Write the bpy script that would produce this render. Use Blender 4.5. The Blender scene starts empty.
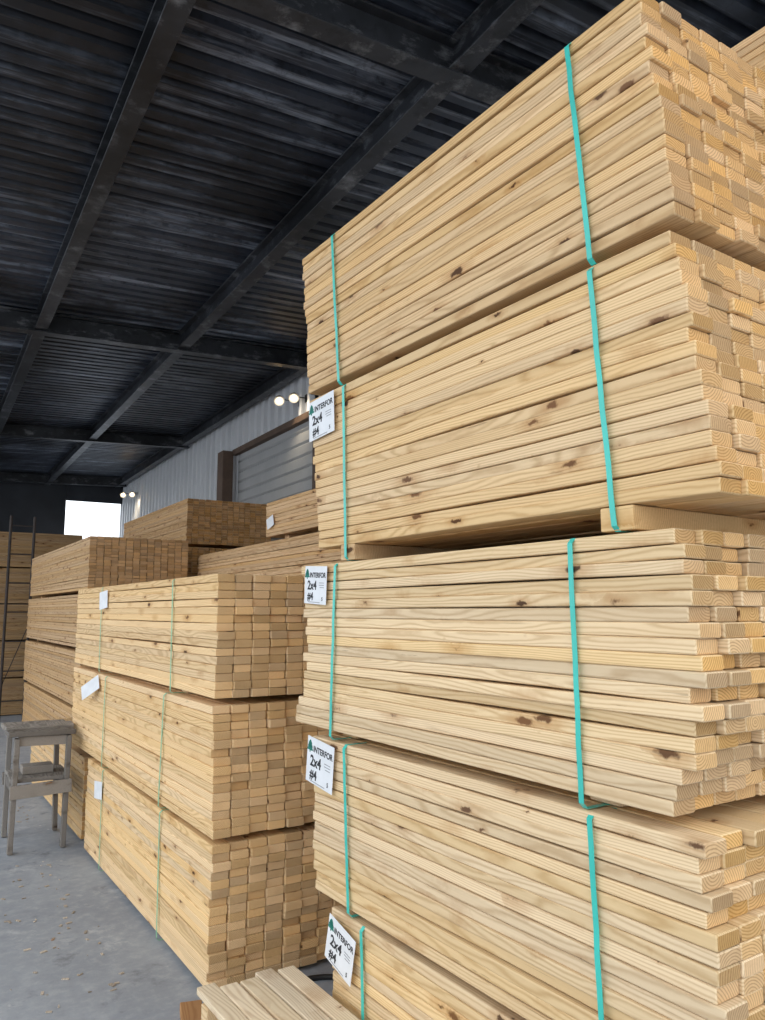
import bpy, bmesh, math, random
from mathutils import Vector, Matrix
random.seed(7)
SC = bpy.context.scene
COL = SC.collection
R = math.radians
SC.view_settings.view_transform = 'Standard'

# ------------------------------------------------------------------ materials
def newmat(name):
    m = bpy.data.materials.new(name); m.use_nodes = True
    return m, m.node_tree, m.node_tree.nodes['Principled BSDF']
def N(nt, t, **kw):
    n = nt.nodes.new(t)
    for k, v in kw.items(): setattr(n, k, v)
    return n
def setin(nt, sock, v):
    if hasattr(v, 'is_output'): nt.links.new(v, sock)
    else: sock.default_value = v
def M(nt, op, a, b=0.0, clamp=False):
    n = N(nt, 'ShaderNodeMath', operation=op); n.use_clamp = clamp
    setin(nt, n.inputs[0], a); setin(nt, n.inputs[1], b); return n.outputs[0]
def V(nt, op, a, b):
    n = N(nt, 'ShaderNodeVectorMath', operation=op)
    setin(nt, n.inputs[0], a); setin(nt, n.inputs[1], b); return n.outputs[0]
def mix(nt, f, a, b, bt='MIX'):
    n = N(nt, 'ShaderNodeMixRGB', blend_type=bt)
    setin(nt, n.inputs[0], f); setin(nt, n.inputs[1], a); setin(nt, n.inputs[2], b); return n.outputs[0]
def mapr(nt, v, a, b, c, d):
    n = N(nt, 'ShaderNodeMapRange'); setin(nt, n.inputs[0], v)
    for i, q in enumerate((a, b, c, d)): n.inputs[i+1].default_value = q
    return n.outputs[0]
def noise(nt, vec, scale, detail=3.0, rough=.55):
    n = N(nt, 'ShaderNodeTexNoise'); setin(nt, n.inputs['Vector'], vec)
    n.inputs['Scale'].default_value = scale; n.inputs['Detail'].default_value = detail
    n.inputs['Roughness'].default_value = rough; return n
def c4(r, g, b): return (r, g, b, 1.0)
def s2l(r, g, b):
    f = lambda u: (u/255/12.92) if u/255 <= .04045 else ((u/255+.055)/1.055)**2.4
    return (f(r), f(g), f(b), 1.0)

def wood_mat(name, light, dark, knot, lo, hi, knots=True, wv=.52, fv=.52, slo=.88, shi=1.10, warpk=.085):
    m, nt, b = newmat(name)
    tc = N(nt, 'ShaderNodeTexCoord'); oi = N(nt, 'ShaderNodeObjectInfo'); ge = N(nt, 'ShaderNodeNewGeometry')
    rnd = M(nt, 'FRACT', M(nt, 'ADD', oi.outputs['Random'], ge.outputs['Random Per Island']))
    wn = N(nt, 'ShaderNodeTexWhiteNoise', noise_dimensions='1D'); nt.links.new(rnd, wn.inputs['W'])
    off = V(nt, 'MULTIPLY', V(nt, 'SUBTRACT', wn.outputs['Color'], (.5, .5, .5)), (.16, 41.0, .12))
    p = V(nt, 'ADD', tc.outputs['Object'], off)
    wz = noise(nt, V(nt, 'MULTIPLY', p, (3, .6, 3)), 1.6, 2.5)
    warp = V(nt, 'MULTIPLY', V(nt, 'SUBTRACT', wz.outputs['Color'], (.5, .5, .5)), (warpk, 0, warpk))
    p2 = V(nt, 'ADD', p, warp)
    w = N(nt, 'ShaderNodeTexWave', wave_type='RINGS', rings_direction='Y')
    nt.links.new(V(nt, 'MULTIPLY', p2, (1, .4, 1)), w.inputs['Vector'])
    w.inputs['Scale'].default_value = 50; w.inputs['Distortion'].default_value = 1.0
    w.inputs['Detail'].default_value = 2; w.inputs['Detail Scale'].default_value = 1.2
    wf = M(nt, 'POWER', w.outputs['Fac'], 2.4)
    fn = noise(nt, V(nt, 'MULTIPLY', p, (170, 1.8, 170)), 1.0, 3.0).outputs['Fac']
    f = M(nt, 'ADD', M(nt, 'MULTIPLY', wf, wv), M(nt, 'MULTIPLY', fn, fv), True)
    col = mix(nt, f, light, dark)
    bl = noise(nt, V(nt, 'MULTIPLY', p, (6, 1.2, 6)), 1.0, 2.0).outputs['Fac']
    col = mix(nt, mapr(nt, bl, .52, .78, 0, .4), col, dark)
    if knots:
        kp = V(nt, 'ADD', V(nt, 'MULTIPLY', p, (5.2, 5.2, 15)), V(nt, 'MULTIPLY', V(nt, 'SUBTRACT', noise(nt, p, 45, 3.0).outputs['Color'], (.5, .5, .5)), (.26, .22, .34)))
        vo = N(nt, 'ShaderNodeTexVoronoi'); nt.links.new(kp, vo.inputs['Vector'])
        vo.inputs['Scale'].default_value = 1.0
        sx = N(nt, 'ShaderNodeSeparateColor'); nt.links.new(vo.outputs['Color'], sx.inputs[0])
        dd = M(nt, 'DIVIDE', vo.outputs['Distance'], mapr(nt, M(nt, 'POWER', sx.outputs[0], 1.6), 0, 1, .28, 1.4))
        col = mix(nt, mapr(nt, dd, .12, .38, .55, 0), col, c4(dark[0]*.82, dark[1]*.66, dark[2]*.5))
        kc = mix(nt, M(nt, 'MULTIPLY', sx.outputs[1], .7), knot, c4(.26, .12, .05))
        col = mix(nt, mapr(nt, dd, .08, .13, .96, 0), col, kc)
        ws = noise(nt, V(nt, 'MULTIPLY', p, (14, 2.6, 34)), 1.0, 5.0, .65).outputs['Fac']   # bark-brown wane smears
        col = mix(nt, mapr(nt, ws, .67, .73, 0, .7), col, c4(.23, .125, .055))
        sp = noise(nt, V(nt, 'MULTIPLY', p, (160, 3.0, 260)), 1.0, 2.0, .5).outputs['Fac']   # thin drying checks
        col = mix(nt, mapr(nt, sp, .71, .75, 0, .5), col, c4(.22, .12, .05))
    hs = N(nt, 'ShaderNodeHueSaturation'); nt.links.new(col, hs.inputs['Color'])
    nt.links.new(mapr(nt, wn.outputs['Value'], 0, 1, lo, hi), hs.inputs['Value'])
    nt.links.new(mapr(nt, rnd, 0, 1, slo, shi), hs.inputs['Saturation'])
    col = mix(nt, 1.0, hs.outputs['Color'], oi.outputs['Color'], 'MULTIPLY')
    nt.links.new(col, b.inputs['Base Color']); b.inputs['Roughness'].default_value = .8
    b.inputs['Specular IOR Level'].default_value = .2
    bp = N(nt, 'ShaderNodeBump'); bp.inputs['Strength'].default_value = .15; bp.inputs['Distance'].default_value = .004
    nt.links.new(fn, bp.inputs['Height']); nt.links.new(bp.outputs[0], b.inputs['Normal'])
    return m

WOOD = wood_mat('pine_side', c4(.90, .69, .42), c4(.575, .375, .185), c4(.070, .032, .015), .81, 1.04)
WEND = wood_mat('pine_end_grain', c4(.82, .54, .27), c4(.40, .22, .085), c4(.15, .07, .03), .60, 1.06, False, .62, .42, .90, 1.14, .05)
WENDL = wood_mat('pine_end_grain_brightened', c4(.95, .68, .385), c4(.55, .33, .15), c4(.15, .07, .03), .66, 1.08, False, .5, .42, .92, 1.08, .05)  # brighter copy of the end grain, makes up for shade on the stack ends
GREYWOOD = wood_mat('weathered_wood', c4(.37, .335, .30), c4(.13, .115, .10), c4(.05, .04, .035), .6, 1.1)

def plain(name, col, rough=.6, metal=0.0, var=.25, scale=6.0, stretch=(1, 1, 1), emit=0):
    m, nt, b = newmat(name)
    tc = N(nt, 'ShaderNodeTexCoord')
    nz = noise(nt, V(nt, 'MULTIPLY', tc.outputs['Object'], stretch), scale, 4.0).outputs['Fac']
    base = tuple(c*.25 for c in col[:3]) if emit else col[:3]
    dk = tuple(c*(1-var) for c in base)+(1,); lt = tuple(min(1, c*(1+var)) for c in base)+(1,)
    nt.links.new(mix(nt, mapr(nt, nz, .3, .7, 0, 1), dk, lt), b.inputs['Base Color'])
    b.inputs['Roughness'].default_value = rough; b.inputs['Metallic'].default_value = metal
    if emit:
        b.inputs['Emission Color'].default_value = col; b.inputs['Emission Strength'].default_value = emit
    return m
STRAP = plain('teal_strap', s2l(62, 188, 174), .3, 0, .1)
STRAP2 = plain('pale_green_strap', s2l(140, 190, 150), .5, 0, .08)
PAPER = plain('tag_paper', s2l(222, 224, 227), .6, 0, .07, 14)
INK = plain('black_ink', s2l(40, 40, 44), .7, 0, .05)
GREYINK = plain('grey_ink', s2l(150, 152, 156), .7, 0, .05)
GREEN = plain('green_ink', s2l(22, 118, 104), .7, 0, .05)
WALLM = plain('wall_sheet', s2l(214, 215, 217), .45, 0, .06, 1.5, (1, 1, .4))
DARKW = plain('dark_wall', c4(.02, .022, .027), .8, 0, .4, 1.0)
DOORM = plain('door_sheet', s2l(168, 168, 168), .5, 0, .07, 2.0)
BROWN = plain('brown_post', s2l(96, 77, 64), .7, 0, .2)
RUBBER = plain('black_rubber', c4(.012, .012, .013), .5, 0, .2)
RUST = plain('dark_scaffold', s2l(62, 54, 50), .7, .1, .3)
LAMPH = plain('lamp_housing', c4(.03, .03, .03), .5, 0, .1)
GLOW = plain('lamp_glow', c4(1, .74, .40), .5, 0, 0, emit=1.0)

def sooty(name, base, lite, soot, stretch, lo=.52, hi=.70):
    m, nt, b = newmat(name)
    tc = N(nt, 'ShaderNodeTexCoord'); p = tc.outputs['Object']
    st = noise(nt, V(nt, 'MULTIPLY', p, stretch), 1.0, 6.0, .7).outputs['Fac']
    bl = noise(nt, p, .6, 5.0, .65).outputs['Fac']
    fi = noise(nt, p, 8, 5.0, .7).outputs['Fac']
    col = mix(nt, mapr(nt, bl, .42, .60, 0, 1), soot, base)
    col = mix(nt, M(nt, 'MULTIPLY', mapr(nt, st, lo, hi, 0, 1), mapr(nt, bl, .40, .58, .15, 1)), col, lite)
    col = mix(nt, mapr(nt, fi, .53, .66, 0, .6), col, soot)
    nt.links.new(col, b.inputs['Base Color']); b.inputs['Roughness'].default_value = .42
    b.inputs['Metallic'].default_value = .12
    return m
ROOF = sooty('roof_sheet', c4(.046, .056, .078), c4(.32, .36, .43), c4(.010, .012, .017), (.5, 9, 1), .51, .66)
STEEL = sooty('dark_beam_steel', c4(.050, .053, .060), c4(.23, .235, .245), c4(.012, .013, .015), (4, 4, 9), .53, .68)

def floor_mat():
    m, nt, b = newmat('concrete')
    tc = N(nt, 'ShaderNodeTexCoord'); p = tc.outputs['Object']
    a = noise(nt, p, .8, 6.0, .6).outputs['Fac']; c = noise(nt, p, 14, 6.0, .7).outputs['Fac']
    col = mix(nt, mapr(nt, a, .36, .64, 0, 1), c4(.235, .26, .30), c4(.34, .365, .40))
    col = mix(nt, mapr(nt, c, .48, .72, 0, .4), col, c4(.48, .495, .52))
    col = mix(nt, mapr(nt, c, .28, .44, .35, 0), col, c4(.16, .172, .195))
    d = noise(nt, p, 3.4, 6.0, .72).outputs['Fac']
    col = mix(nt, mapr(nt, d, .58, .68, 0, .65), col, c4(.11, .12, .14))
    e = noise(nt, V(nt, 'ADD', p, (7, 3, 0)), 2.6, 6.0, .75).outputs['Fac']
    col = mix(nt, mapr(nt, e, .57, .69, 0, .6), col, c4(.55, .56, .58))
    vo = N(nt, 'ShaderNodeTexVoronoi'); nt.links.new(V(nt, 'MULTIPLY', p, (1, .6, 1)), vo.inputs['Vector']); vo.inputs['Scale'].default_value = 8
    col = mix(nt, M(nt, 'MULTIPLY', mapr(nt, vo.outputs['Distance'], .05, .09, 1, 0), mapr(nt, a, .48, .55, 0, .7)), col, c4(.70, .69, .67))
    nt.links.new(col, b.inputs['Base Color']); b.inputs['Roughness'].default_value = .7
    bp = N(nt, 'ShaderNodeBump'); bp.inputs['Strength'].default_value = .22; bp.inputs['Distance'].default_value = .01
    nt.links.new(c, bp.inputs['Height']); nt.links.new(bp.outputs[0], b.inputs['Normal'])
    return m
FLOOR = floor_mat()

# ------------------------------------------------------------------ helpers
def link(name, me, parent=None):
    o = bpy.data.objects.new(name, me); COL.objects.link(o)
    if parent: o.parent = parent
    return o
def empty(name, loc, label, cat, rotz=0, group=None):
    o = bpy.data.objects.new(name, None); COL.objects.link(o)
    o.location = loc; o.rotation_euler = (0, 0, rotz); o.empty_display_size = .1
    o['label'] = label; o['category'] = cat
    if group: o['group'] = group
    return o
def tagthing(o, label, cat, group=None):
    o['label'] = label; o['category'] = cat
    if group: o['group'] = group
def mesh(name, verts, faces, mats, fm=None):
    me = bpy.data.meshes.new(name); me.from_pydata(verts, [], faces)
    for m in (mats if isinstance(mats, (list, tuple)) else [mats]): me.materials.append(m)
    if fm:
        for p, i in zip(me.polygons, fm): p.material_index = i
    me.update(); return me
def boxes(name, items, mat, bev=.004):
    bm = bmesh.new()
    for it in items:
        cx, cy, cz, sx, sy, sz = it[:6]
        mt = Matrix.Translation((cx, cy, cz))
        if len(it) > 6: mt = mt @ it[6]
        bmesh.ops.create_cube(bm, size=1, matrix=mt @ Matrix.Diagonal((sx, sy, sz, 1)))
    if bev: bmesh.ops.bevel(bm, geom=bm.edges[:], offset=bev, segments=2, affect='EDGES', profile=.5)
    me = bpy.data.meshes.new(name); bm.to_mesh(me); bm.free(); me.materials.append(mat); return me
def rod_mesh(name, segs, r, mat):
    bm = bmesh.new()
    for a, b in segs:
        a = Vector(a); b = Vector(b); d = b-a
        mt = Matrix.Translation((a+b)/2) @ d.to_track_quat('Z', 'Y').to_matrix().to_4x4()
        bmesh.ops.create_cone(bm, cap_ends=True, segments=10, radius1=r, radius2=r, depth=d.length, matrix=mt)
    me = bpy.data.meshes.new(name); bm.to_mesh(me); bm.free(); me.materials.append(mat); return me
def struct(name, me):
    o = link(name, me); o['kind'] = 'structure'; return o
rz = lambda a: Matrix.Rotation(R(a), 4, 'Z')
ry = lambda a: Matrix.Rotation(R(a), 4, 'Y')

# ------------------------------------------------------------------ boards and bundles
PX, PZ = .0767, .03165
def board_geo(L, bx, bz, bw, bt, nseg=8):
    r = .0046; hw, ht = bw/2, bt/2; prof = []
    for sx, sz, a0 in ((1, 1, 0), (-1, 1, 90), (-1, -1, 180), (1, -1, 270)):
        for k in range(4):
            a = R(a0+30*k); prof.append((sx*(hw-r)+r*math.cos(a), sz*(ht-r)+r*math.sin(a)))
    n = len(prof); vs = []; fs = []; fm = []
    ch = .0024; cy = .0030                               # worn edge around each sawn end
    ts = [(-.5*L, 1), (-.5*L+cy, 0)]+[((i/nseg-.5)*L, 0) for i in range(1, nseg)]+[(.5*L-cy, 0), (.5*L, 1)]
    for y, e in ts:
        t = y/L+.5; s = math.sin(math.pi*t); s2 = math.sin(2*math.pi*t)
        kx, kz = ((hw-ch)/hw, (ht-ch)/ht) if e else (1, 1)
        for x, z in prof: vs.append((x*kx+bx*s+bx*.5*s2, y, z*kz+bz*s+bz*.6*s2))
    m = len(ts)
    for i in range(m-1):
        for k in range(n):
            fs.append((i*n+k, i*n+(k+1) % n, (i+1)*n+(k+1) % n, (i+1)*n+k)); fm.append(0)
    fs.append(tuple(range(n))); fm.append(1)
    fs.append(tuple((m-1)*n+k for k in reversed(range(n)))); fm.append(1)
    return vs, fs, fm
CACHE = {}
def variants(L, px, pz, endm):
    k = (round(L, 3), px, pz, endm.name)
    if k not in CACHE:
        out = []
        for i in range(14):
            bt = pz-random.choice((.0003, .0005, .0007, .0010, .0030))
            g = board_geo(L, random.uniform(-.0042, .0042), random.uniform(-.0024, .0024), px-random.uniform(.0025, .0058), bt)
            out.append((mesh('board', g[0], g[1], [WOOD, endm], g[2]), g))
        CACHE[k] = out
    return CACHE[k]

def fix_normals(me):
    bm = bmesh.new(); bm.from_mesh(me); bmesh.ops.recalc_face_normals(bm, faces=bm.faces[:]); bm.to_mesh(me); bm.free()

def strap_mesh(W, ztop, yb, yt, wid, mat):
    e = .0075; c = .012; x = W/2+e; z1 = ztop-.0004; z0 = .0003
    path = [(-x, z0+c)]
    for k in range(1, 9): path.append((-x-random.uniform(0, .0008), z0+c+(z1-z0-2*c)*k/9))
    path += [(-x, z1-c), (-x+c, z1), (x-c, z1), (x, z1-c), (x, z0+c), (x-c, z0), (-x+c, z0)]
    vs = []; fs = []; n = len(path)
    for i, (px, pz) in enumerate(path):
        y = yb+(yt-yb)*pz/z1 + (random.uniform(-.0015, .0015) if 0 < i < 9 else 0)
        l = 1-.0012/W*2
        for (dy, k) in ((-wid/2, 1), (wid/2, 1), (wid/2, 0), (-wid/2, 0)):
            s = 1 if k else l
            vs.append((px*s, y+dy, ztop/2+(pz-ztop/2)*(1 if k else 1-.002/ztop)))
    for i in range(n):
        j = (i+1) % n
        for k in range(4): fs.append((i*4+k, i*4+(k+1) % 4, j*4+(k+1) % 4, j*4+k))
    me = mesh('strap', vs, fs, mat); fix_normals(me); return me

TXT = {}
def text_mesh(s, size, mat):
    key = (s, round(size, 5), mat.name)
    if key not in TXT:
        cu = bpy.data.curves.new('t', 'FONT'); cu.body = s; cu.size = size; cu.extrude = .0002; cu.offset = size*.026
        o = bpy.data.objects.new('t', cu); COL.objects.link(o)
        bpy.context.view_layer.update()
        me = bpy.data.meshes.new_from_object(o.evaluated_get(bpy.context.evaluated_depsgraph_get()))
        me.name = 'printed_text'; me.materials.clear(); me.materials.append(mat)
        bpy.data.objects.remove(o); TXT[key] = me
    return TXT[key]
def logo_mesh(s):
    """small tiered tree mark, wide rounded skirts and a trunk"""
    vs = []; fs = []
    for (cw, y0, y1) in ((1.25, -.02, .52), (1.05, .28, .80), (.72, .56, 1.05)):
        b = len(vs)
        pts = [(0, y1), (-cw*.22, y1-.10), (-cw*.42, y0+.22), (-cw/2, y0+.08), (-cw*.42, y0), (cw*.42, y0), (cw/2, y0+.08), (cw*.42, y0+.22), (cw*.22, y1-.10)]
        vs += [(x*s, y*s, 0) for x, y in pts]; fs.append(tuple(range(b, b+len(pts))))
    b = len(vs); vs += [(-.1*s, -.2*s, 0), (.1*s, -.2*s, 0), (.1*s, .05*s, 0), (-.1*s, .05*s, 0)]; fs.append((b, b+1, b+2, b+3))
    return mesh('tree_emblem', vs, fs, GREEN)
BASE = Matrix(((0, 0, -1), (-1, 0, 0), (0, 1, 0)))   # tag x -> -Y, tag y -> Z, tag normal -> -X
def paper_tag(parent, x, y, z, w, h, tilt=0, full=True, out=0):
    me = boxes('paper_tag', [(0, 0, 0, w, h, .0008)], PAPER, 0)
    o = link('paper_tag', me, parent)
    rot = BASE.to_4x4() @ Matrix.Rotation(R(tilt), 4, 'Z') @ Matrix.Rotation(R(out), 4, 'Y')
    o.matrix_local = Matrix.Translation((x, y, z)) @ rot
    if full:
        def put(s, size, px, py, mt=INK):
            t = link('printed_text', text_mesh(s, size, mt), o); t.location = (px, py, .001)
        g = link('tree_emblem', logo_mesh(h*.22), o); g.location = (-w*.39, h*.20, .001)
        put('INTERFOR', w*.156, -w*.265, h*.20)
        put('2x4', h*.33, -w*.36, -h*.12)
        put('#4', h*.29, -w*.35, -h*.40)
        put('5', h*.13, w*.30, -h*.40)
        link('fine_print', boxes('fine_print', [(w*.28, h*.06, .0009, w*.22, h*.018, .0004), (w*.28, 0, .0009, w*.22, h*.018, .0004),
             (w*.30, -h*.06, .0009, w*.18, h*.018, .0004), (-w*.05, -h*.455, .0009, w*.55, h*.018, .0004)], GREYINK, 0), o)
    return o

def bundle(label, corner, ang, z, L, offs, tint, rh, cols=14, layers=18, straps=(), tags=(), parts=100,
           smat=None, swid=.0145, group=None, jit=.004, out=.03, lj=.003, inset=.07, px=PX, pz=PZ, endm=WEND):
    W = cols*px; a = R(ang)
    ex = Vector((math.cos(a), math.sin(a), 0)); ey = Vector((-math.sin(a), math.cos(a), 0))
    c = Vector((corner[0], corner[1], 0))+ex*W/2+ey*L/2
    e = empty('lumber_bundle', (c.x, c.y, z), label, 'lumber bundle', a, group)
    var = variants(L, px, pz, endm)
    cells = [(ci, k) for ci in range(cols) for k in range(layers)]
    if parts:                                     # face column, top layer, then the columns next to the face
        cells.sort(key=lambda q: (0 if q[0] == 0 else 1 if q[1] == layers-1 else 2, q[0], q[1]))
    sv, sf, sm = [], [], []
    lay = [random.gauss(0, lj) for _ in range(layers)]
    for idx, (ci, k) in enumerate(cells):
        t = k/(layers-1)
        x = -W/2+(ci+.5)*px+random.uniform(-.001, .001)
        y = offs(t)+lay[k]+random.gauss(0, jit)
        if random.random() < out: y -= random.uniform(0, .016)
        zz = rh+(k+.5)*pz
        if ci == 0: x += random.uniform(-.0018, .0026)
        me, g = random.choice(var)
        if idx < parts:
            o = link('board', me, e); o.location = (x, y, zz); o.color = tint
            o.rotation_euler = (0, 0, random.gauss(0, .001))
        else:
            b = len(sv); sv += [(v[0]+x, v[1]+y, v[2]+zz) for v in g[0]]
            sf += [tuple(b+q for q in f) for f in g[1]]; sm += g[2]
    if sv:
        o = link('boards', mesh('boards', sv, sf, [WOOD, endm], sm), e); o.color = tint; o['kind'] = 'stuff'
    H = rh+layers*pz
    ys = [(yb-L/2) for yb, yt in straps] or [-L*.35, L*.35]
    for y in ys:
        o = link('runner', boxes('runner', [(inset/2, y, rh/2+.0012, W-inset, .089, rh-.0022)], WOOD, .003), e); o.color = tint
    for yb, yt in straps:
        link('strap', strap_mesh(W, H, yb-L/2, yt-L/2, swid, smat or STRAP), e)
    for (s, zz, w, h, tilt, full, o_, dx) in tags:
        paper_tag(e, -W/2-.012-dx, s-L/2, zz, w, h, tilt, full, o_)
    return e

def lin(b, t): return lambda q: b+(t-b)*q
def c(r, g, b): return (r, g, b, 1)

# tall near stack
G1 = 'lumber bundles of the tall near stack'
FC = (1.298, 1.001); FA = 2.9
def b3off(q):
    pts = [(0, .06), (.2, .01), (.5, -.015), (.8, 0), (1, .03)]
    for (a, u), (b, v) in zip(pts, pts[1:]):
        if q <= b: return u+(v-u)*(q-a)/(b-a)
    return .03
bundle('topmost strapped lumber bundle of the tall near stack, no white tag on it', FC, FA, 2.451, 1.62, lin(-.015, .05), c(.96, .88, .785), .028,
       straps=((.21, .26), (1.36, 1.42)), group=G1, jit=.0035)
bundle('tagged lumber bundle second from the top of the tall near stack, raised on thick runners', FC, FA, 1.823, 1.59, lin(-.085, 0), c(.98, .93, .86), .055,
       straps=((.17, .215), (1.305, 1.33)), tags=((1.475, .535, .185, .15, 3, True, 0, 0),), group=G1, jit=.0035, inset=0)
bundle('tagged lumber bundle in the middle of the tall near stack, end boards jutting unevenly', FC, FA, 1.221, 1.61, b3off, c(1, 1, 1), .029,
       straps=((.29, .30), (1.40, 1.375)), tags=((1.505, .525, .16, .135, -3, True, 0, 0),), group=G1, jit=.008, lj=.006)
bundle('tagged lumber bundle second from the bottom of the tall near stack', FC, FA, .693, 1.545, lin(-.035, .01), c(1, 1, 1), .018, layers=16,
       straps=((.25, .27), (1.275, 1.31)), tags=((1.46, .44, .185, .155, -6, True, 0, 0),), group=G1, jit=.006, lj=.005)
bundle('lowest bundle of the tall near stack, its white tag hanging tilted', FC, FA, 0, 1.475, lin(-.09, -.08), c(1, 1, .99), .055, layers=20,
       straps=((.12, .13), (1.16, 1.2)), tags=((1.31, .590, .165, .145, -13, True, 0, .004),), group=G1)

# middle stack: wider boards
G2 = 'lumber bundles of the three-high stack'
MC = (1.17, 3.455); MA = 2.0
T2 = c(1.07, 1.02, .95)  # tint brightens these boards to offset the shade they stand in
MK = dict(smat=STRAP2, swid=.014, group=G2, jit=.006, out=.10, cols=12, px=.0895, pz=.0379, endm=WENDL)
bundle('topmost bundle of the three-high strapped lumber stack beside the aisle', MC, MA, 1.232, 3.05, lin(0, .01), T2, .026, layers=15,
       straps=((.62, .64), (2.2, 2.22)), tags=((2.1, .50, .12, .12, 8, False, 12, .01),), **MK)
bundle('middle bundle of the three-high lumber stack, white tag curling off its face', (1.167, 3.445), MA, .634, 3.05, lin(-.01, .02), T2, .024, layers=15,
       straps=((.75, .72), (2.0, 2.0)), tags=((2.25, .50, .2, .1, 30, False, 22, .036),), **MK)
bundle('lowest bundle of the three-high lumber stack, standing on the concrete', MC, MA, 0, 2.45, lin(0, -.02), T2, .022, layers=16,
       straps=((.7, .72), (1.95, 1.97)), tags=((2.02, .49, .13, .11, 5, False, 8, .006),), **MK)
bundle('single low lumber bundle on the floor behind the small wooden work table', (1.10, 6.10), MA, 0, 2.35, lin(0, 0), c(.90, .84, .77), .025, parts=60)

# stack behind the three-high one
G3 = 'lumber bundles of the four-high stack further down the aisle'
ords = ['lowest', 'second from the floor in', 'third from the floor in', 'topmost']
for i in range(4):
    lab = ('%s bundle of the four-high shade-tinted brown lumber stack further down the aisle' % ords[i]) if i in (0, 3) else \
          ('bundle %s the four-high shade-tinted brown lumber stack further down the aisle' % ords[i])
    bundle(lab, (1.48+random.uniform(-.02, .02), 8.62+random.uniform(-.05, .05)), 1.2, .615*i, 4.2, lin(0, 0), c(.72, .64, .58), .042, parts=100 if i else 30, group=G3, endm=WENDL)  # tint puts the dimness of the far aisle into the board colour
G4 = 'lumber bundles of the five-high stack by the wall'
ords5 = ['lowest bundle of', 'bundle second from the floor in', 'middle bundle of', 'bundle second from the top in', 'topmost bundle of']
for i in range(5):
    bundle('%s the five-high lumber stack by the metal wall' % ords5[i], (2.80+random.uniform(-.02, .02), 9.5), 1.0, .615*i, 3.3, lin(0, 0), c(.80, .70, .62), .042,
           cols=15, parts=100 if i >= 3 else 0, group=G4)  # boards tinted down, far-end dimness painted into their colour
G5 = 'lumber bundles of the stepped stack behind the tall near stack'
for i, lab in enumerate(['lowest bundle of the stepped stack behind the tall near one', 'second bundle up in the stepped stack behind the tall near one',
                         'third bundle up in the stepped stack behind the tall near one', 'long upper bundle of the stepped stack, below the short tagged one']):
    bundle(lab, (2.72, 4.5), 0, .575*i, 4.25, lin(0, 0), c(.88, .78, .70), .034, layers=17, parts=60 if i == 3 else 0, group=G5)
bundle('tagged top bundle of the stepped stack, short and thin', (2.70, 4.5), 0, 2.3, 2.15, lin(0, 0), c(.88, .78, .70), .035, layers=10,
       parts=60, tags=((2.0, .16, .12, .1, 20, False, 8, .01),), group=G5)
# neighbour on the right of the near stack
G6 = 'lumber bundles of the tallest stack behind the near one'
for i in range(6):
    bundle(['lowest bundle of', 'bundle second from the floor in', 'bundle third from the floor in', 'bundle third from the top in', 'bundle second from the top in', 'topmost bundle of'][i]
           + ' the tallest stack, rising behind the near stack', (2.54, 1.15), FA, .632*i, 1.62, lin(0, 0), c(1, .88, .76), .027, layers=19, parts=40 if i == 5 else 0, group=G6)
# crosswise stack at the far left
G7 = 'lumber bundles of the crosswise stack at the end of the aisle'
for i in range(5):
    bundle('%s the crosswise lumber stack behind the dark scaffold frame' % ords5[i], (2.3+random.uniform(-.03, .03), 13.95), 90, .592*i, 3.05, lin(0, 0), c(.52, .46, .41), .019, parts=30, group=G7)  # dark tint paints the deep shade at the aisle end onto the boards

# ------------------------------------------------------------------ shed
struct('floor', mesh('floor', [(-30, -30, 0), (40, -30, 0), (40, 60, 0), (-30, 60, 0)], [(0, 1, 2, 3)], FLOOR))
XR, XW, XL = 2.74, 4.80, -1.8
ML = .04
def roofz(x): return 5.19+ML*(x-XR)
def corrug(x0, x1, y0, y1, pitch, h):
    vs = []; fs = []; y = y0; prof = []
    while y < y1:
        for f, d in ((0, 0), (.30, 0), (.44, h), (.60, h), (.74, 0)): prof.append((y+f*pitch, d))
        y += pitch
    for (y, d) in prof:
        for x in (x0, x1): vs.append((x, y, roofz(x)+.13+d))
    for i in range(len(prof)-1): fs.append((i*2, i*2+1, i*2+3, i*2+2))
    return mesh('ceiling', vs, fs, ROOF)
struct('ceiling', corrug(XL, 5.3, .4, 22.7, .17, .05))

def ribwall(x, y0, y1, z0, z1):
    vs = []; fs = []; y = y0; prof = []; p = .30; h = .06
    while y < y1-.001:
        for f, d in ((0, 0), (.5, 0), (.56, h), (.88, h), (.94, 0)): prof.append((min(y+f*p, y1), d))
        y += p
    for (y, d) in prof: vs += [(x-d, y, z0), (x-d, y, z1)]
    for i in range(len(prof)-1): fs.append((2*i, 2*i+1, 2*i+3, 2*i+2))
    return vs, fs
def joinp(*parts):
    V_, F_ = [], []
    for v, f in parts:
        b = len(V_); V_ += v; F_ += [tuple(b+q for q in g) for g in f]
    return V_, F_
v, f = joinp(ribwall(XW, -1, 9.9, 0, 5.35), ribwall(XW, 9.9, 13.2, 4.5, 5.35), ribwall(XW, 13.2, 22.7, 0, 5.35))
struct('wall_right', mesh('wall_right', v, f, WALLM))
vs = []; fs = []; z = 0
while z < 4.55:
    for d, zz in ((0, 0), (.03, .03), (.03, .16), (0, .19)):
        vs += [(XW+.04-d, 9.7, z+zz), (XW+.04-d, 13.6, z+zz)]
    z += .19
for i in range(len(vs)//2-1): fs.append((2*i, 2*i+1, 2*i+3, 2*i+2))
struct('door_1', mesh('door_1', vs, fs, DOORM))
struct('trim_1', boxes('trim_1', [(XW-.02, 9.85, 2.27, .14, .1, 4.54), (XW-.02, 11.55, 4.54, .14, 3.5, .10)], BROWN, .006))
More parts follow.
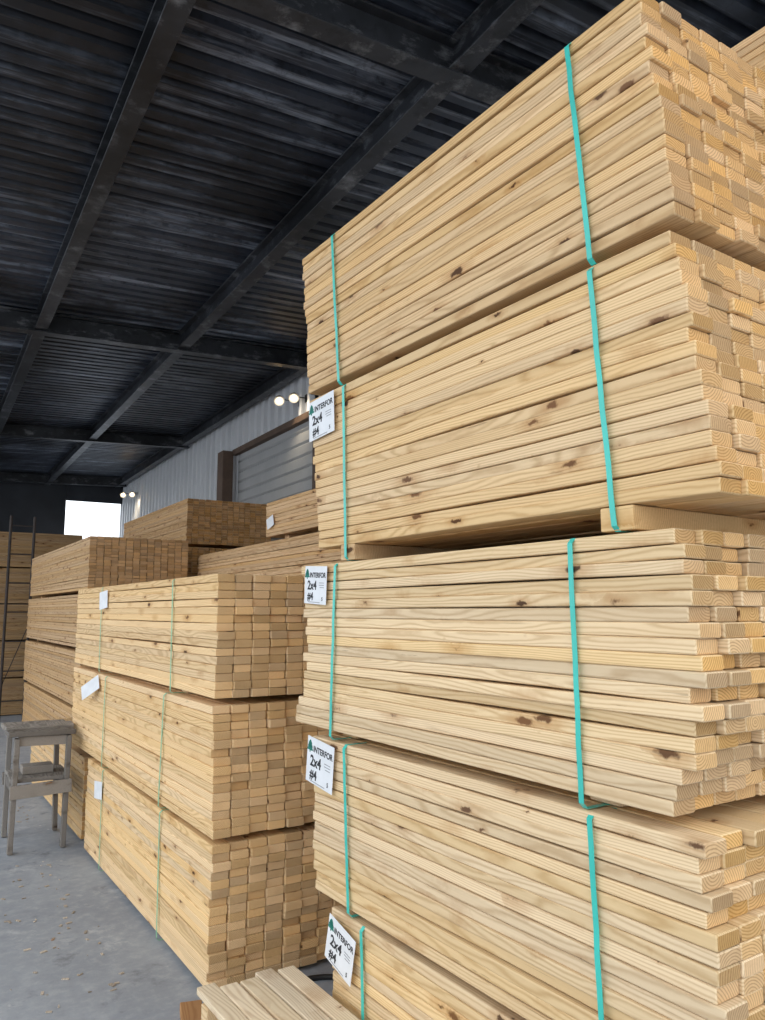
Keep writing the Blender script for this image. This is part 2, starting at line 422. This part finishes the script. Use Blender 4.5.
tagthing(link('wall_post', boxes('wall_post', [(XW-.18, 13.4, 2.28, .2, .3, 4.56)], BROWN, .01)), 'brown upright post against the metal wall beside the roller door', 'post')
struct('wall_back', boxes('wall_back', [(-.4, 22.6, 2.7, 7.3, .1, 5.4), (4.03, 22.6, 5.06, 1.55, .1, .68)], DARKW, 0))

def ibeam_pts(pts, depth, fl, tk, name):
    """I-section along straight segments, web vertical"""
    bm = bmesh.new()
    for a, b in zip(pts, pts[1:]):
        a = Vector(a); b = Vector(b); d = (b-a); L = d.length; d.normalize()
        side = d.cross(Vector((0, 0, 1))).normalized(); up = side.cross(d).normalized()
        rot = Matrix((side, d, up)).transposed().to_4x4(); mid = (a+b)/2
        for (oz, sx, sz) in ((0, tk, depth-2*tk), (depth/2-tk/2, fl, tk), (-depth/2+tk/2, fl, tk)):
            bmesh.ops.create_cube(bm, size=1, matrix=Matrix.Translation(mid+up*oz) @ rot @ Matrix.Diagonal((sx, L, sz, 1)))
    bmesh.ops.bevel(bm, geom=bm.edges[:], offset=.003, segments=1, affect='EDGES')
    me = bpy.data.meshes.new(name); bm.to_mesh(me); bm.free(); me.materials.append(STEEL); return me
for x, lab in ((1.02, 'dark lengthwise steel roof beam above the aisle, leftmost'), (XR, 'dark lengthwise steel roof beam running over the lumber stacks toward the bright opening'),
               (XW-.2, 'dark lengthwise steel beam along the top of the metal wall')):
    zc = roofz(x)+.01
    tagthing(link('roof_beam', ibeam_pts([(x, .4, zc), (x, 22.5, zc)], .22, .14, .016, 'roof_beam')), lab, 'beam', 'lengthwise roof beams')
for y, lab in ((3.70, 'dark crosswise steel rafter nearest the camera, at the top of the picture'), (9.8, 'dark crosswise steel rafter above the floodlights, second from the camera'),
               (16.1, 'dark crosswise steel rafter, third from the camera'), (22.0, 'dark crosswise steel rafter beside the back wall')):
    pts = [(XL+.1, y, roofz(XL+.1)-.01), (XW-.08, y, roofz(XW-.08)-.01)]
    tagthing(link('rafter', ibeam_pts(pts, .25, .15, .018, 'rafter')), lab, 'rafter', 'crosswise roof rafters')

# floodlights, each on an arm fixed to the wall
def flood(x, y, z, yaw, label):
    e = empty('floodlight', (x, y, z), label, 'light', 0, 'floodlights at the wall top')
    tilt = rz(yaw) @ Matrix.Rotation(R(18), 4, 'X')
    bm = bmesh.new()
    bmesh.ops.create_cone(bm, cap_ends=True, segments=20, radius1=.045, radius2=.078, depth=.16, matrix=tilt @ Matrix.Rotation(R(90), 4, 'X'))
    me = bpy.data.meshes.new('housing'); bm.to_mesh(me); bm.free(); me.materials.append(LAMPH); link('housing', me, e)
    bm = bmesh.new(); bmesh.ops.create_uvsphere(bm, u_segments=16, v_segments=8, radius=.044, matrix=tilt @ Matrix.Translation((0, -.08, 0)) @ Matrix.Diagonal((1, .15, 1, 1)))
    me = bpy.data.meshes.new('lens'); bm.to_mesh(me); bm.free(); me.materials.append(GLOW); link('lens', me, e)
    L = XW-.004-x
    link('bracket', boxes('bracket', [(L/2, .10, .05, L, .014, .014), (L-.005, .10, .05, .01, .1, .12)], LAMPH, .003), e)
    li = bpy.data.lights.new('lamp', 'SPOT'); li.energy = 18; li.color = (1, .84, .6); li.spot_size = R(150); li.spot_blend = 1; li.shadow_soft_size = .02
    lo = bpy.data.objects.new('lamp', li); COL.objects.link(lo); lo.parent = e
    lo.matrix_local = rz(yaw) @ Matrix.Translation((0, -.14, -.03)) @ Matrix.Rotation(R(70), 4, 'X')
flood(4.42, 10.45, 4.80, -28, 'lit round floodlight at the wall top, left one of the near pair')
flood(4.54, 10.2, 4.80, -24, 'lit round floodlight at the wall top, right one of the near pair')
flood(4.38, 20.7, 4.72, -14, 'lit floodlight far down the wall beside the bright opening, left of its pair')
flood(4.56, 20.5, 4.72, -12, 'lit floodlight far down the wall beside the bright opening, right of its pair')

# ------------------------------------------------------------------ scaffold frame
e = empty('scaffold_frame', (1.30, 13.3, 0), 'dark upright scaffold frame with rungs standing before the crosswise lumber', 'scaffold')
for x in (-.17, .17): link('post', rod_mesh('post', [((x, 0, 0), (x, 0, 3.15))], .022, RUST), e)
for k in range(7): link('rung', rod_mesh('rung', [((-.17, 0, .3+.45*k), (.17, 0, .3+.45*k))], .011, RUST), e)
link('brace', rod_mesh('brace', [((-.17, .03, .5), (.17, .03, 1.45))], .007, RUST), e)

# ------------------------------------------------------------------ work table
e = empty('work_table', (.81, 6.42, 0), 'small rough weathered grey wooden work table with a broad middle shelf', 'table')
for k, (dx, a, q) in enumerate(((-.010, 2.4, 1.4), (.006, -2.0, -.9), (-.004, 1.4, .9))):
    link('tabletop_board', boxes('tabletop_board', [(dx, -.29+.205*k, .800+.007*(k % 2), .445+.012*(k % 2), .18, .034, rz(a) @ ry(q))], GREYWOOD, .005), e)
for x in (-.17, .17):
    for y in (-.34, .14): link('leg', boxes('leg', [(x, y, .387, .034, .055, .77, ry(random.uniform(-1.6, 1.6)))], GREYWOOD, .005), e)
for y in (-.335, .135): link('rail', boxes('rail', [(0, y, .745, .32, .022, .065, ry(1.6))], GREYWOOD, .003), e)
for y in (-.382, .182): link('rail', boxes('rail', [(0, y, .42, .40, .024, .09, ry(-2.2))], GREYWOOD, .003), e)
for x in (-.17, .17): link('rail', boxes('rail', [(x, -.10, .415, .022, .42, .06)], GREYWOOD, .003), e)
for k in range(3): link('shelf_board', boxes('shelf_board', [(.003*k, -.25+.15*k, .476, .385, .135, .026, rz(random.uniform(-2, 2)))], GREYWOOD, .004), e)
tagthing(link('wood_block', boxes('wood_block', [(.81, 6.32, .518, .21, .15, .055)], GREYWOOD, .006)), 'grey block of wood lying on the lower shelf of the work table', 'wood block')

# ------------------------------------------------------------------ pallets, cable, offcut, debris
GP = 'pallets stacked beside the tall near stack'
for j, lab in enumerate(('lowest of three pale pallets stacked beside the tall near stack', 'middle one of three pale pallets stacked beside the tall near stack',
                         'topmost pale pallet beside the tall near stack, uneven planks at bottom of picture')):
    e = empty('pallet', (1.012+.003*j, 2.05-.01*j, .149*j), lab, 'pallet', R(2.8), GP)
    for i in range(5):
        o = link('deck_board', boxes('deck_board', [(-.112+.0695*i, random.uniform(-.05, .03), .1365, .062, 1.14, .023, rz(random.uniform(-.4, .4)))], WOOD, .004), e)
        s = random.uniform(.85, 1.0); o.color = c(1.06*s, 1.14*s, 1.30*s)
    for y in (-.5, 0, .5):
        o = link('stringer', boxes('stringer', [(.02, y, .062, .33, .05, .123)], WOOD, .003), e); o.color = c(1.0, 1.0, 1.05)
cu = bpy.data.curves.new('cable', 'CURVE'); cu.dimensions = '3D'; cu.bevel_depth = .012; cu.bevel_resolution = 3
sp = cu.splines.new('NURBS'); Z = .0125
P = [(1.30, 3.28, Z), (1.42, 3.34, Z), (1.55, 3.38, Z), (1.70, 3.35, Z), (1.80, 3.25, Z), (1.92, 3.12, Z), (2.05, 3.08, Z), (2.15, 3.15, Z)]
sp.points.add(len(P)-1); sp.use_endpoint_u = True
for q, pt in zip(sp.points, P): q.co = (*pt, 1)
t_ = bpy.data.objects.new('t', cu); COL.objects.link(t_); bpy.context.view_layer.update()
me = bpy.data.meshes.new_from_object(t_.evaluated_get(bpy.context.evaluated_depsgraph_get())); bpy.data.objects.remove(t_)
me.materials.clear(); me.materials.append(RUBBER)
tagthing(link('cable', me), 'black rubber cable curving over the floor at the foot of the three-high stack', 'cable')
o = link('wood_offcut', boxes('wood_offcut', [(0, 0, 0, .089, .26, .038)], WOOD, .004)); o.location = (1.05, 3.26, .0195); o.rotation_euler = (0, 0, R(-14)); o.color = c(.6, .42, .3)
tagthing(o, 'short brown board offcut lying flat on the concrete by the three-high stack', 'offcut')
its = []
while len(its) < 90:
    y = random.uniform(3.0, 7.5); x = random.uniform(.10*y, .93)
    if .5 < x < 1.1 and 5.8 < y < 6.9: continue
    s = random.uniform(.006, .034)
    its.append((x, y, .003, s, s*random.uniform(.2, .7), .004, rz(random.uniform(0, 180))))
o = link('wood_chips', boxes('wood_chips', its, GREYWOOD, 0)); o['kind'] = 'stuff'; o.color = c(1.9, 1.8, 1.65)
tagthing(o, 'small pale chips of debris scattered over the concrete aisle', 'debris')

# ------------------------------------------------------------------ light and camera
w = bpy.data.worlds.new('sky'); SC.world = w; w.use_nodes = True
nt = w.node_tree; bg = nt.nodes['Background']
bg.inputs[0].default_value = (.90, .95, 1.0, 1); bg.inputs[1].default_value = 2.05

cam = bpy.data.cameras.new('camera'); co = bpy.data.objects.new('camera', cam); COL.objects.link(co)
co.location = (0, 0, 1.65); co.rotation_euler = (R(90+7.55), 0, R(-30.75))
cam.sensor_fit = 'VERTICAL'; cam.sensor_height = 36; cam.lens = 770/1020*36; cam.clip_start = .05
SC.camera = co
